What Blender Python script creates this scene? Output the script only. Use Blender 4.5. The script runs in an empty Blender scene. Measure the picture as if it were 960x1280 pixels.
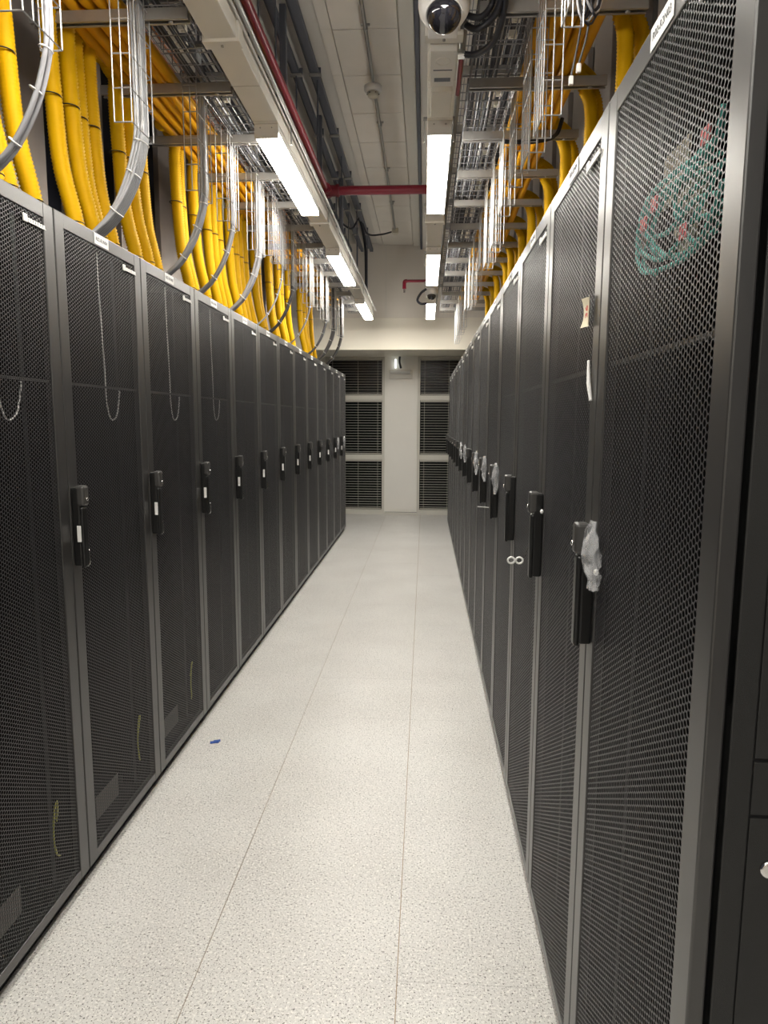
import bpy, bmesh, math, random
from mathutils import Vector, Matrix
random.seed(7)
C = bpy.context.scene.collection
# ------------------------------------------------------------------ camera, world, exposure
F_PX, YAW, PITCH, ROLL, CAM_H = 862.6, 0.0584, -0.1323, 0.0041, 1.6445
def camera_setup():
    cy, sy, cp, sp = math.cos(YAW), math.sin(YAW), math.cos(PITCH), math.sin(PITCH)
    fwd = Vector((-sy*cp, cy*cp, sp)); r0 = Vector((cy, sy, 0)); u0 = r0.cross(fwd)
    r = r0*math.cos(ROLL) + u0*math.sin(ROLL); u = -r0*math.sin(ROLL) + u0*math.cos(ROLL)
    cd = bpy.data.cameras.new('camera'); cam = bpy.data.objects.new('camera', cd); C.objects.link(cam)
    cd.sensor_fit = 'VERTICAL'; cd.sensor_height = 24; cd.lens = F_PX/1280*24; cd.clip_start = 0.02
    cam.matrix_world = Matrix(((r.x, u.x, -fwd.x, 0), (r.y, u.y, -fwd.y, 0), (r.z, u.z, -fwd.z, CAM_H), (0, 0, 0, 1)))
    bpy.context.scene.camera = cam
camera_setup()
w = bpy.data.worlds.new('world'); bpy.context.scene.world = w; w.use_nodes = True
w.node_tree.nodes['Background'].inputs[0].default_value = (0.01, 0.012, 0.02, 1)
w.node_tree.nodes['Background'].inputs[1].default_value = 1.0
vs = bpy.context.scene.view_settings
vs.view_transform = 'Standard'; vs.look = 'None'; vs.gamma = 1; vs.use_curve_mapping = False
vs.exposure = 1.42
LAMP = 19.0      # emission of the luminaire diffusers

# ------------------------------------------------------------------ dimensions
P = 0.6692; XL, XR = -1.1747, 0.3736; H = 2.308; YL0, YR0 = 2.209, 1.552
Y_END, Z_CEIL = 12.05, 4.3; Y_BH, Z_BH = 10.86, 2.72
PI = math.pi

# ------------------------------------------------------------------ materials
def mat(name, col, rough=0.5, metal=0.0, spec=0.5, bump=None, noise=None, emit=None, alpha=None, trans=None):
    m = bpy.data.materials.new(name); m.use_nodes = True; nt = m.node_tree
    b = nt.nodes['Principled BSDF']
    b.inputs['Base Color'].default_value = (*col, 1); b.inputs['Roughness'].default_value = rough
    b.inputs['Metallic'].default_value = metal; b.inputs['Specular IOR Level'].default_value = spec
    tc = nt.nodes.new('ShaderNodeTexCoord')
    if noise:
        n = nt.nodes.new('ShaderNodeTexNoise'); n.inputs['Scale'].default_value = noise[0]; n.inputs['Detail'].default_value = 4
        nt.links.new(tc.outputs['Object'], n.inputs['Vector'])
        mx = nt.nodes.new('ShaderNodeMix'); mx.data_type = 'RGBA'
        a = noise[1]
        mx.inputs[6].default_value = (*[c*(1-a) for c in col], 1); mx.inputs[7].default_value = (*[min(1, c*(1+a)) for c in col], 1)
        nt.links.new(n.outputs['Fac'], mx.inputs[0]); nt.links.new(mx.outputs[2], b.inputs['Base Color'])
        rr = nt.nodes.new('ShaderNodeMapRange'); rr.inputs[3].default_value = max(0, rough-.06); rr.inputs[4].default_value = rough+.06
        nt.links.new(n.outputs['Fac'], rr.inputs[0]); nt.links.new(rr.outputs[0], b.inputs['Roughness'])
    if bump:
        n2 = nt.nodes.new('ShaderNodeTexNoise'); n2.inputs['Scale'].default_value = bump[0]
        nt.links.new(tc.outputs['Object'], n2.inputs['Vector'])
        bp = nt.nodes.new('ShaderNodeBump'); bp.inputs['Strength'].default_value = bump[1]; bp.inputs['Distance'].default_value = 0.002
        nt.links.new(n2.outputs['Fac'], bp.inputs['Height']); nt.links.new(bp.outputs['Normal'], b.inputs['Normal'])
    if emit:
        b.inputs['Emission Color'].default_value = (*emit[0], 1); b.inputs['Emission Strength'].default_value = emit[1]
    if alpha is not None: b.inputs['Alpha'].default_value = alpha
    if trans: b.inputs['Transmission Weight'].default_value = trans
    return m
M = dict(
    rack=mat('powder_coat_black', (0.034, 0.0325, 0.0315), 0.33, 0, 0.9, bump=(900, .06), noise=(3, .12)),
    mesh=mat('perforated_steel', (0.036, 0.035, 0.037), 0.40, 0.0, 0.6),
    solid=mat('solid_door_black', (0.022, 0.022, 0.021), 0.5, 0, 0.4, bump=(900, .2)),
    inside=mat('rack_interior_black', (0.004, 0.004, 0.005), 0.7),
    rail=mat('rack_rail_dark', (0.014, 0.014, 0.016), 0.5, .3),
    plastic=mat('black_plastic', (0.012, 0.012, 0.012), 0.28, 0, .5),
    cap=mat('grey_handle_cap', (0.05, 0.048, 0.046), 0.33, 0, .6),
    chrome=mat('chrome', (0.75, 0.74, 0.72), 0.18, 1),
    white=mat('white_plastic', (0.75, 0.74, 0.72), 0.45),
    label=mat('label_paper', (0.82, 0.82, 0.80), 0.6),
    ink=mat('label_ink', (0.12, 0.12, 0.13), 0.7),
    red_ink=mat('red_ink', (0.55, 0.10, 0.08), 0.7),
    tape=mat('masking_paper', (0.72, 0.66, 0.50), 0.7, noise=(60, .1)),
    wire=mat('galvanised_wire', (0.38, 0.38, 0.38), 0.45, .5),
    strut=mat('galvanised_strut', (0.38, 0.37, 0.35), 0.42, .6, noise=(12, .2)),
    dark_strut=mat('painted_rail', (0.12, 0.13, 0.16), 0.5, .3),
    yellow=mat('yellow_conduit', (0.68, 0.385, 0.001), 0.55, 0, .12, noise=(9, .10)),
    duct=mat('yellow_duct', (0.72, 0.35, 0.004), 0.5, 0, .2, noise=(4, .12)),
    orange=mat('orange_conduit', (0.55, 0.19, 0.05), 0.55),
    grey_cable=mat('grey_cable', (0.36, 0.37, 0.39), 0.45),
    shaded_tray_wire=mat('shaded_tray_wire', (0.26, 0.26, 0.27), 0.45, .5),  # galvanised wire darkened: the dimness above the lamps is put into its colour
    shaded_tray_cable=mat('shaded_tray_cable', (0.09, 0.09, 0.10), 0.7, 0, .2),  # grey cable in a darkened copy, shade above lamp height painted in
    light_cable=mat('light_grey_cable', (0.36, 0.36, 0.38), 0.45),
    dark_cable=mat('dark_grey_cable', (0.07, 0.07, 0.075), 0.45),
    black_cable=mat('black_cable', (0.012, 0.013, 0.02), 0.4),
    tie=mat('white_cable_tie', (0.8, 0.8, 0.78), 0.4),
    black_tie=mat('black_cable_tie', (0.01, 0.01, 0.01), 0.4),
    trunk=mat('trunking_paint', (0.72, 0.69, 0.63), 0.5, noise=(5, .05)),
    lamp_body=mat('lamp_body_white', (0.72, 0.70, 0.66), 0.45),
    lamp=mat('lamp_diffuser', (0.9, 0.9, 0.9), 0.5, emit=((1.0, 0.955, 0.87), LAMP)),
    ceil=mat('ceiling_concrete', (0.72, 0.69, 0.64), 0.85, noise=(2, .08), bump=(30, .3)),
    board=mat('ceiling_board', (0.80, 0.76, 0.70), 0.8, noise=(3.5, .08), bump=(40, .3)),
    beam=mat('beam_paint', (0.76, 0.73, 0.68), 0.7, noise=(3, .06)),
    cream=mat('bulkhead_cream', (0.86, 0.81, 0.70), 0.6, noise=(2, .05)),
    wallgrey=mat('upper_wall_beige', (0.78, 0.73, 0.66), 0.75, noise=(1.5, .06)),
    navy=mat('dark_navy_back', (0.012, 0.016, 0.035), 0.6),
    panel=mat('brushed_grey_panel', (0.36, 0.325, 0.305), 0.36, .35, noise=(5, .18)),
    frame=mat('window_frame_white', (0.66, 0.64, 0.58), 0.45),
    pillar=mat('pillar_paint', (0.87, 0.85, 0.80), 0.5, noise=(2.5, .03)),
    slat=mat('blind_slat', (0.58, 0.56, 0.50), 0.4),
    glass=mat('night_glass', (0.010, 0.011, 0.012), 0.2, 0, .2),
    red=mat('red_fire_pipe', (0.22, 0.010, 0.028), 0.35),
    fitting=mat('red_pipe_fitting', (0.17, 0.01, 0.02), 0.4),
    pipe=mat('steel_conduit', (0.40, 0.40, 0.39), 0.35, .7),
    cream_plastic=mat('cream_plastic', (0.66, 0.62, 0.52), 0.5),
    dome=mat('smoked_dome', (0.012, 0.012, 0.016), 0.05, 0, .8),
    seam=mat('floor_joint_filler', (0.30, 0.225, 0.14), 0.8),
    blue=mat('blue_scrap', (0.03, 0.09, 0.35), 0.6),
    green_cord=mat('teal_cord', (0.10, 0.48, 0.42), 0.5),
    earth=mat('earth_wire', (0.45, 0.45, 0.08), 0.5),
    beige=mat('beige_board', (0.50, 0.43, 0.33), 0.6),
    pink=mat('pink_tag', (0.75, 0.16, 0.17), 0.5),
    paper=mat('grey_paper', (0.16, 0.15, 0.14), 0.7),
)
def floor_material():
    m = bpy.data.materials.new('speckled_floor_laminate'); m.use_nodes = True; nt = m.node_tree; L = nt.links.new
    b = nt.nodes['Principled BSDF']; b.inputs['Roughness'].default_value = 0.34
    ge = nt.nodes.new('ShaderNodeNewGeometry')
    def speck(scale, lo, hi, seed):
        mp = nt.nodes.new('ShaderNodeMapping'); mp.inputs['Location'].default_value = (seed, seed*1.7, 0)
        L(ge.outputs['Position'], mp.inputs['Vector'])
        nn = nt.nodes.new('ShaderNodeTexNoise'); nn.inputs['Scale'].default_value = scale; nn.inputs['Detail'].default_value = 1.0
        L(mp.outputs[0], nn.inputs['Vector'])
        r = nt.nodes.new('ShaderNodeMapRange'); r.inputs[1].default_value = lo; r.inputs[2].default_value = hi
        L(nn.outputs['Fac'], r.inputs[0]); return r.outputs[0]
    def mix(fac, a, bb):
        x = nt.nodes.new('ShaderNodeMix'); x.data_type = 'RGBA'
        if hasattr(fac, 'links'): L(fac, x.inputs[0])
        for i, v in ((6, a), (7, bb)):
            if hasattr(v, 'links'): L(v, x.inputs[i])
            else: x.inputs[i].default_value = (*v, 1)
        return x.outputs[2]
    base = mix(speck(2.2, .3, .7, 3), (0.62, 0.605, 0.58), (0.70, 0.69, 0.665))
    c = mix(speck(120, .56, .64, 11), base, (0.82, 0.805, 0.77))
    c = mix(speck(170, .60, .65, 29), c, (0.40, 0.385, 0.36))
    c = mix(speck(150, .655, .675, 53), c, (0.09, 0.085, 0.08))
    L(c, b.inputs['Base Color'])
    return m
M['floor'] = floor_material()
def bag_material():
    m = bpy.data.materials.new('clear_plastic_film'); m.use_nodes = True; b = m.node_tree.nodes['Principled BSDF']
    b.inputs['Base Color'].default_value = (.80, .81, .83, 1); b.inputs['Roughness'].default_value = .12; b.inputs['Specular IOR Level'].default_value = .9; b.inputs['Alpha'].default_value = .30
    return m
M['bag'] = bag_material()

# ------------------------------------------------------------------ mesh builders
class MB:
    def __init__(s): s.v = []; s.f = []; s.sm = []; s.mi = []; s.cur = 0
    def add(s, vs_, fs, smooth=False):
        o = len(s.v); s.v += [tuple(p) for p in vs_]; s.f += [tuple(i+o for i in f) for f in fs]
        s.sm += [smooth]*len(fs); s.mi += [s.cur]*len(fs); return s
    def box(s, x0, x1, y0, y1, z0, z1, b=0.0, mtx=None):
        x0, x1 = sorted((x0, x1)); y0, y1 = sorted((y0, y1)); z0, z1 = sorted((z0, z1))
        if b <= 0:
            vs_ = [Vector((x, y, z)) for x in (x0, x1) for y in (y0, y1) for z in (z0, z1)]
            fs = [(0, 1, 3, 2), (4, 6, 7, 5), (0, 4, 5, 1), (2, 3, 7, 6), (0, 2, 6, 4), (1, 5, 7, 3)]
            if mtx: vs_ = [mtx @ v for v in vs_]
            return s.add(vs_, fs)
        bm = bmesh.new(); bmesh.ops.create_cube(bm, size=1)
        for v in bm.verts: v.co = Vector(((x0+x1)/2+v.co.x*(x1-x0), (y0+y1)/2+v.co.y*(y1-y0), (z0+z1)/2+v.co.z*(z1-z0)))
        bmesh.ops.bevel(bm, geom=bm.edges[:], offset=b, segments=2, profile=.5, affect='EDGES', clamp_overlap=True)
        bm.verts.index_update(); vs_ = [v.co.copy() for v in bm.verts]
        if mtx: vs_ = [mtx @ v for v in vs_]
        fs = [tuple(v.index for v in f.verts) for f in bm.faces]; bm.free()
        return s.add(vs_, fs)
    def tube(s, pts, r, n=8, cap=True, smooth=True, closed=False):
        pts = [Vector(p) for p in pts]; rr = r if isinstance(r, (list, tuple)) else [r]*len(pts)
        N = len(pts); vs_ = []; prev = None
        for i, p in enumerate(pts):
            if closed: t = pts[(i+1) % N]-pts[i-1]
            else: t = pts[min(i+1, N-1)]-pts[max(i-1, 0)]
            if t.length < 1e-9: t = Vector((0, 0, 1))
            t.normalize()
            if prev is None:
                a = Vector((0, 0, 1)) if abs(t.z) < .9 else Vector((1, 0, 0)); u = t.cross(a).normalized()
            else:
                u = prev - t*prev.dot(t)
                if u.length < 1e-6: u = t.orthogonal()
                u.normalize()
            prev = u; v = t.cross(u)
            for k in range(n):
                a = 2*PI*k/n; vs_.append(p + (u*math.cos(a)+v*math.sin(a))*rr[i])
        fs = []
        for i in range(N if closed else N-1):
            j = (i+1) % N
            for k in range(n): fs.append((i*n+k, i*n+(k+1) % n, j*n+(k+1) % n, j*n+k))
        s.add(vs_, fs, smooth)
        if cap and not closed:
            s.add(vs_[:n], [tuple(range(n-1, -1, -1))]); s.add(vs_[-n:], [tuple(range(n))])
        return s
    def wire(s, a, b, t=0.0025): return s.tube([a, b], t, 4, smooth=False)
    def lathe(s, prof, n=20, mtx=None, smooth=True):
        vs_ = []; fs = []
        for r, z in prof:
            for k in range(n):
                a = 2*PI*k/n; vs_.append(Vector((r*math.cos(a), r*math.sin(a), z)))
        for i in range(len(prof)-1):
            for k in range(n): fs.append((i*n+k, i*n+(k+1) % n, (i+1)*n+(k+1) % n, (i+1)*n+k))
        fs.append(tuple(range(n-1, -1, -1))); fs.append(tuple((len(prof)-1)*n+k for k in range(n)))
        if mtx: vs_ = [mtx @ v for v in vs_]
        return s.add(vs_, fs, smooth)
    def mesh(s, name, mats):
        me = bpy.data.meshes.new(name); me.from_pydata(s.v, [], s.f)
        for m in (mats if isinstance(mats, (list, tuple)) else [mats]): me.materials.append(m)
        me.polygons.foreach_set('use_smooth', s.sm); me.polygons.foreach_set('material_index', s.mi)
        me.update(); return me
    def obj(s, name, mats, parent=None, loc=None):
        o = bpy.data.objects.new(name, s.mesh(name, mats)); C.objects.link(o)
        if parent: o.parent = parent
        if loc: o.location = loc
        return o
def link(name, me, parent=None, loc=(0, 0, 0), rot=None):
    o = bpy.data.objects.new(name, me); C.objects.link(o); o.parent = parent; o.location = loc
    if rot: o.rotation_euler = rot
    return o
def empty(name, loc, rz=0):
    o = bpy.data.objects.new(name, None); o.empty_display_size = .1; C.objects.link(o); o.location = loc; o.rotation_euler = (0, 0, rz); return o
def tag(o, label, cat, group=None):
    o['label'] = label; o['category'] = cat
    if group: o['group'] = group
    return o
def struct(o, label=None):
    o['kind'] = 'structure'
    if label: o['label'] = label
    return o
def dup(root, loc, rz=None):
    r = root.copy(); C.objects.link(r); r.location = loc
    if rz is not None: r.rotation_euler = (0, 0, rz)
    for ch in root.children:
        c = ch.copy(); C.objects.link(c); c.parent = r
        for g in ch.children:
            d = g.copy(); C.objects.link(d); d.parent = c
    return r
def smooth_path(pts, k=8):
    pts = [Vector(p) for p in pts]; out = []
    for i in range(len(pts)-1):
        p0 = pts[max(i-1, 0)]; p1 = pts[i]; p2 = pts[i+1]; p3 = pts[min(i+2, len(pts)-1)]
        for j in range(k):
            t = j/k; out.append(.5*((2*p1)+(p2-p0)*t+(2*p0-5*p1+4*p2-p3)*t*t+(3*p1-p0-3*p2+p3)*t**3))
    out.append(pts[-1]); return out
ORD = ['first', 'second', 'third', 'fourth', 'fifth', 'sixth', 'seventh', 'eighth', 'ninth', 'tenth', 'eleventh', 'twelfth',
       'thirteenth', 'fourteenth', 'fifteenth', 'sixteenth', 'seventeenth', 'eighteenth', 'nineteenth', 'twentieth']
def curve_to_mesh(cu, material):
    t = bpy.data.objects.new('tmp', cu); C.objects.link(t); bpy.context.view_layer.update()
    me = bpy.data.meshes.new_from_object(t.evaluated_get(bpy.context.evaluated_depsgraph_get()))
    bpy.data.objects.remove(t); bpy.data.curves.remove(cu)
    me.materials.clear(); me.materials.append(material); return me
def text_mesh(name, body, size, material, parent, loc, rot, depth=.0004):
    cu = bpy.data.curves.new(name, 'FONT'); cu.body = body; cu.size = size; cu.align_x = 'CENTER'; cu.align_y = 'CENTER'; cu.extrude = depth
    cu.materials.append(material); cu.resolution_u = 3
    me = curve_to_mesh(cu, material)
    o = bpy.data.objects.new(name, me); C.objects.link(o); o.parent = parent; o.location = loc; o.rotation_euler = rot
    return o

# ================================================================== SETTING
XW_L, XW_R, Y_BACK = -2.35, 1.6, -4.5
fl = struct(MB().box(XW_L-.1, XW_R+.1, Y_BACK-.1, Y_END+.2, -.10, -.0035).obj('floor', M['seam']), 'speckled cream raised floor with thin brown joints between the tiles')
TX0 = -0.6638
tile_cols = [(TX0-.6, TX0), (TX0, TX0+.6), (TX0+.6, TX0+1.2)]
tm = MB().box(.0014, .5986, .0003, .5997, -.0034, 0, 0).mesh('floor_tile', M['floor'])
y0 = Y_BACK
first_y = 4.84-.6*12
for (a, b) in tile_cols:
    y = first_y
    while y < Y_END+.1:
        t = link('floor_tile', tm, fl, (a, y, random.uniform(-.0002, .0002))); y += .6
MB_rest = MB().box(XW_L, TX0-.6, Y_BACK, Y_END, -.0034, -.001).box(TX0+1.2, XW_R, Y_BACK, Y_END, -.0034, -.001).obj('floor_margin', M['floor'], fl)

wl = struct(MB().box(XW_L-.1, XW_L, Y_BACK, Y_END, 0, Z_CEIL).obj('wall_left', M['navy']), 'dark navy wall behind the left row with grey metal panels')
wr = struct(MB().box(XW_R, XW_R+.1, Y_BACK, Y_END, 0, Z_CEIL).obj('wall_right', M['navy']), 'dark navy wall behind the right row with grey metal panels')
pm = MB().box(-.02, .02, 0, .47, 0, 1.93, .004).mesh('wall_panel', M['panel'])
for k in range(-1, 10): link('wall_panel', pm, wl, (-1.95, 3.02-.669+k*.669+.1, H+.01))
pm2 = MB().box(-.02, .02, 0, .46, 0, 1.93, .004).mesh('wall_panel', M['panel'])
for k in range(-2, 13): link('wall_panel', pm2, wr, (1.12, 1.9+k*.669, H+.01))
# back wall behind the camera
struct(MB().box(XW_L, XW_R, Y_BACK-.1, Y_BACK, 0, Z_CEIL).obj('wall_back', M['wallgrey']))
# far wall: upper wall, bulkhead, pillar, windows
uw = struct(MB().box(XW_L, XW_R, Y_BH+.02, Y_END, 3.2, Z_CEIL).obj('wall_front', M['wallgrey']), 'beige upper wall above the cream bulkhead')
for x in (-.62, .02, -1.4): MB().box(x-.003, x+.003, Y_BH+.012, Y_BH+.0205, 3.2, Z_CEIL).obj('panel_joint', M['ceil'], uw)
bh = struct(MB().box(XW_L, XW_R, Y_BH, Y_END, Z_BH, 3.2, .004).obj('trim_1', M['cream']), 'cream bulkhead boxed in across the far end of the aisle')
MB().box(XW_L, XW_R, Y_BH-.006, Y_BH-.0005, 3.02, 3.026).box(XW_L, XW_R, Y_BH-.012, Y_BH-.0005, Z_BH, Z_BH+.02).obj('bulkhead_strip', M['cream'], bh)
pl = struct(MB().box(-.70, -.133, Y_END-.06, Y_END+.1, .05, Z_BH, .004).obj('wall_far', M['pillar']), 'plain off-white pillar panel between the two blinds')
MB().box(-.66, -.17, Y_END-.068, Y_END-.0605, .10, 2.66, .002).obj('cover_panel', M['pillar'], pl)
MB().box(-.70, -.133, Y_END-.10, Y_END-.061, 0, .045, .004).obj('skirting', M['frame'], pl)
struct(MB().box(XW_L, XW_R, Y_END+.1, Y_END+.2, 0, Z_BH).obj('wall_outer', M['navy']))
def window(idx, x0, x1, desc):
    y = Y_END
    wd = struct(MB().box(x0, x1, y+.045, y+.055, .06, Z_BH).obj('window_%d' % idx, M['glass']), desc)
    f = MB(); yb = y-.03
    f.box(x0, x0+.045, yb, y+.05, .0, Z_BH, .004).box(x1-.045, x1, yb, y+.05, .0, Z_BH, .004)
    f.obj('window_jamb', M['frame'], wd)
    rails = [(0.0, .085), (.965, 1.05), (1.99, 2.07), (Z_BH-.03, Z_BH)]
    for (a, b) in rails: MB().box(x0+.045, x1-.045, yb, y+.05, a, b, .004).obj('window_rail', M['frame'], wd)
    sm = MB().box(x0+.055, x1-.055, -.010, .010, -.0012, .0012).mesh('slat', M['slat'])
    for k in range(3):
        a, b = rails[k][1], rails[k+1][0]
        bl = empty('venetian_blind', (0, y, a))
        side = 'left' if idx == 1 else 'right'
        tag(bl, 'off-white venetian blind in the %s pane of the %s window' % (['lowest', 'middle', 'top'][k], side), 'blind', 'venetian blinds on the end windows')
        MB().box(x0+.05, x1-.05, -.016, .016, b-a-.028, b-a-.002, .002).obj('headrail', M['slat'], bl)
        MB().box(x0+.055, x1-.055, -.012, .012, .012, .026, .002).obj('bottom_rail', M['slat'], bl)
        n = int((b-a-.06)/.043)
        for i in range(n):
            link('slat', sm, bl, (0, 0, .05+i*(b-a-.085)/(n-1)), (math.radians(8), 0, 0))
        cordx = [x0+.12, x1-.12, (x0+x1)/2+.05] if x1-x0 > .9 else [x0+.12, x1-.16]
        for cx in cordx: MB().box(cx-.002, cx+.002, -.015, -.0135, .02, b-a-.02).obj('ladder_cord', M['slat'], bl)
window(1, -1.72, -.70, 'left window with three panes and closed blinds at the aisle end')
window(2, -.133, .83, 'right window with three panes and closed blinds at the aisle end')
for x0, x1 in ((XW_L, -1.72), (.83, XW_R)): MB().box(x0, x1, Y_END-.03, Y_END+.1, 0, Z_BH).obj('wall_end_pier', M['pillar'], pl)
# ceiling
ce = struct(MB().box(XW_L-.1, XW_R+.1, Y_BACK-.1, Y_END+.2, Z_CEIL, Z_CEIL+.1).obj('ceiling', M['ceil']), 'grey concrete ceiling high above the cable trays')
yy = [-1.2, -.5, .15, .8, 1.45, 2.1, 2.75, 3.3, 3.9, 4.4, 5.049, 5.684, 6.343, 6.974, 7.638, 8.311, 8.95, 9.6, 10.25, Y_BH]
for a, b in zip(yy[:-1], yy[1:]):
    MB().box(-.66, -.215, a+.003, b-.003, Z_CEIL-.03, Z_CEIL-.0005, .002).obj('ceiling_board', M['board'], ce)
    MB().box(-.745, -.668, a+.001, b-.001, Z_CEIL-.022, Z_CEIL-.0005, .001).obj('ceiling_board', M['board'], ce)
MB().box(-.205, -.105, Y_BACK, Y_BH, Z_CEIL-.05, Z_CEIL-.0005, .003).obj('ceiling_trim', M['frame'], ce)
MB().box(-.10, -.07, Y_BACK, Y_BH, Z_CEIL-.10, Z_CEIL-.0005, .002).obj('ceiling_edge_angle', M['dark_strut'], ce)
MB().box(-.068, 1.6, Y_BACK, Y_BH, Z_CEIL-.085, Z_CEIL-.0005, .003).obj('ceiling_beam', M['beam'], ce)

# ================================================================== SERVER CABINETS
def honeycomb(yA, yB, zA, zB, pitch=.0122, web=.0024, th=.0009):
    # hexagonal holes stacked vertically; web cells around each hole, plus the walls of the holes
    col = pitch*.8660254; R = pitch/1.7320508; r = R*(1-web/pitch)
    mb = MB(); V = mb.v; Fc = mb.f
    ny = int((yB-yA)/col); nz = int((zB-zA)/pitch)
    oy = (yB-yA-(ny-1)*col)/2; oz = (zB-zA-(nz-.5)*pitch)/2
    ang = [PI/3*k for k in range(6)]
    co = [(math.cos(a), math.sin(a)) for a in ang]
    for i in range(ny):
        cy_ = yA+oy+i*col
        for j in range(nz):
            cz = zA+oz+(j+(.5 if i % 2 else 0)+.25)*pitch
            o = len(V)
            for q in range(6):
                ry = min(max(cy_+co[q][0]*R, yA), yB); rz = min(max(cz+co[q][1]*R, zA), zB)
                V.append((0, ry, rz))
            for q in range(6): V.append((0, cy_+co[q][0]*r, cz+co[q][1]*r))
            for q in range(6): V.append((-th, cy_+co[q][0]*r, cz+co[q][1]*r))
            for q in range(6):
                q2 = (q+1) % 6
                Fc.append((o+q, o+q2, o+6+q2, o+6+q)); Fc.append((o+6+q, o+6+q2, o+12+q2, o+12+q))
    n = len(Fc); mb.sm = [False]*n; mb.mi = [0]*n
    return mb
ST, TR, BR = .058, .047, .035   # stile, top rail, bottom rail
D0, D1 = .055, H-.006           # door bottom and top
HZ0 = 1.150
def cabinet_meshes():
    g = {}
    # casing: local x is depth (front at 0, interior towards -x), y runs along the row
    c = MB(); t = .002; dep = 1.0
    c.box(-dep, -.031, .004, .019, .0, H-.002).box(-dep, -.031, P-.019, P-.004, .0, H-.002)
    c.box(-.060, -.031, .001, .004, 0, H-.002).box(-.060, -.031, P-.004, P-.001, 0, H-.002)
    c.box(-dep, -.034, .019, P-.019, H-.03, H-.002).box(-dep, -.034, .019, P-.019, .0, .05).box(-dep, -dep+.01, .019, P-.019, .05, H-.03)
    g['casing'] = c.mesh('casing', M['inside'])
    f = MB()
    f.box(-.024, 0, .003, .003+ST, D0, D1, .003).box(-.024, 0, P-.003-ST, P-.003, D0, D1, .003)
    f.box(-.0235, -.0006, .003+ST-.002, P-.003-ST+.002, D1-TR, D1-.0008, .002).box(-.0235, -.0006, .003+ST-.002, P-.003-ST+.002, D0+.0008, D0+BR, .002)
    g['door'] = f.mesh('door', M['rack'])
    g['mesh'] = honeycomb(.003+ST, P-.003-ST, D0+BR, D1-TR).mesh('perforated_panel', M['mesh'])
    g['seal'] = MB().box(-.0305, -.0245, .02, .045, D0+.01, D1-.01).box(-.0305, -.0245, P-.045, P-.02, D0+.01, D1-.01).mesh('door_seal', M['inside'])
    g['rail'] = MB().box(-.13, -.08, -.012, .012, .06, H-.04).mesh('mounting_rail', M['rail'])
    b = MB().box(-.022, -.012, ST, P-ST, 1.758, 1.766)
    g['brace'] = b.mesh('door_brace', M['cap'])
    g['plinth'] = MB().box(-.06, -.045, .002, P-.002, 0, .054).mesh('plinth', M['inside'])
    # badge: emblem and a row of teeth
    e = MB(); y = P-ST-.118; z = D1-TR-.028
    e.box(.0002, .005, y, y+.022, z-.012, z+.012, .003); 
    for k in range(7):
        yy0 = y+.026+k*.0135; e.box(.0002, .004, yy0, yy0+.0085, z-.009, z+.004, .001)
    e.box(.0002, .003, y+.02, y+.122, z-.009, z-.0045, .001)
    g['badge'] = e.mesh('badge', M['white'])
    # handle
    h = MB(); h.box(0.0003, .028, .010, .048, HZ0+.002, HZ0+.268, .005)
    g['handle'] = h.mesh('handle', M['plastic'])
    cp = MB(); cp.box(.012, .044, .010, .048, HZ0+.205, HZ0+.274, .008)
    g['cap'] = cp.mesh('handle_cap', M['cap'])
    lv = MB(); lv.box(.024, .038, .012, .046, HZ0-.004, HZ0+.202, .006)
    g['lever'] = lv.mesh('lever', M['plastic'])
    st_ = MB(); st_.box(.016, .030, .0075, .0099, HZ0+.085, HZ0+.140, .001)
    g['plate'] = st_.mesh('latch_plate', M['white'])
    rg = MB(); pts = [(.037+.004*math.cos(a), .040+.0, HZ0+.028+.026*math.sin(a)) for a in [2*PI*k/16 for k in range(16)]]
    rg.tube(pts, .0018, 5, closed=True); 
    g['ring'] = rg.mesh('key_ring', M['chrome'])
    lk = MB().lathe([(.006, 0), (.006, .004), (.004, .005)], 12, Matrix.Translation((.044, .029, HZ0+.228)) @ Matrix.Rotation(PI/2, 4, 'Y'))
    g['lock'] = lk.mesh('lock_barrel', M['chrome'])
    lb = MB().box(.0002, .0012, P/2-.065, P/2+.045, D1-TR+.006, D1-.004)
    g['label'] = lb.mesh('name_label', M['label'])
    # white cord looping behind the door
    pts = smooth_path([(-.03, P*.52, H-.06), (-.03, P*.525, 2.1), (-.028, P*.54, 1.85), (-.028, P*.545, 1.72), (-.028, P*.59, 1.645), (-.028, P*.67, 1.66), (-.028, P*.715, 1.74), (-.03, P*.72, 1.755)])
    g['cord'] = MB().tube(pts, .0028, 5).mesh('hanging_cord', M['white'])
    pts = smooth_path([(-.05, P*.84, .30), (-.028, P*.80, .385), (-.024, P*.76, .37), (-.024, P*.74, .29), (-.03, P*.77, .215), (-.05, P*.85, .17)])
    g['earth'] = MB().tube(pts, .0035, 5).mesh('earth_wire', M['earth'])
    g['note'] = MB().box(-.030, -.028, P*.18, P*.46, .16, .25).mesh('inner_tray', M['paper'])
    return g
G = cabinet_meshes()
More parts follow.
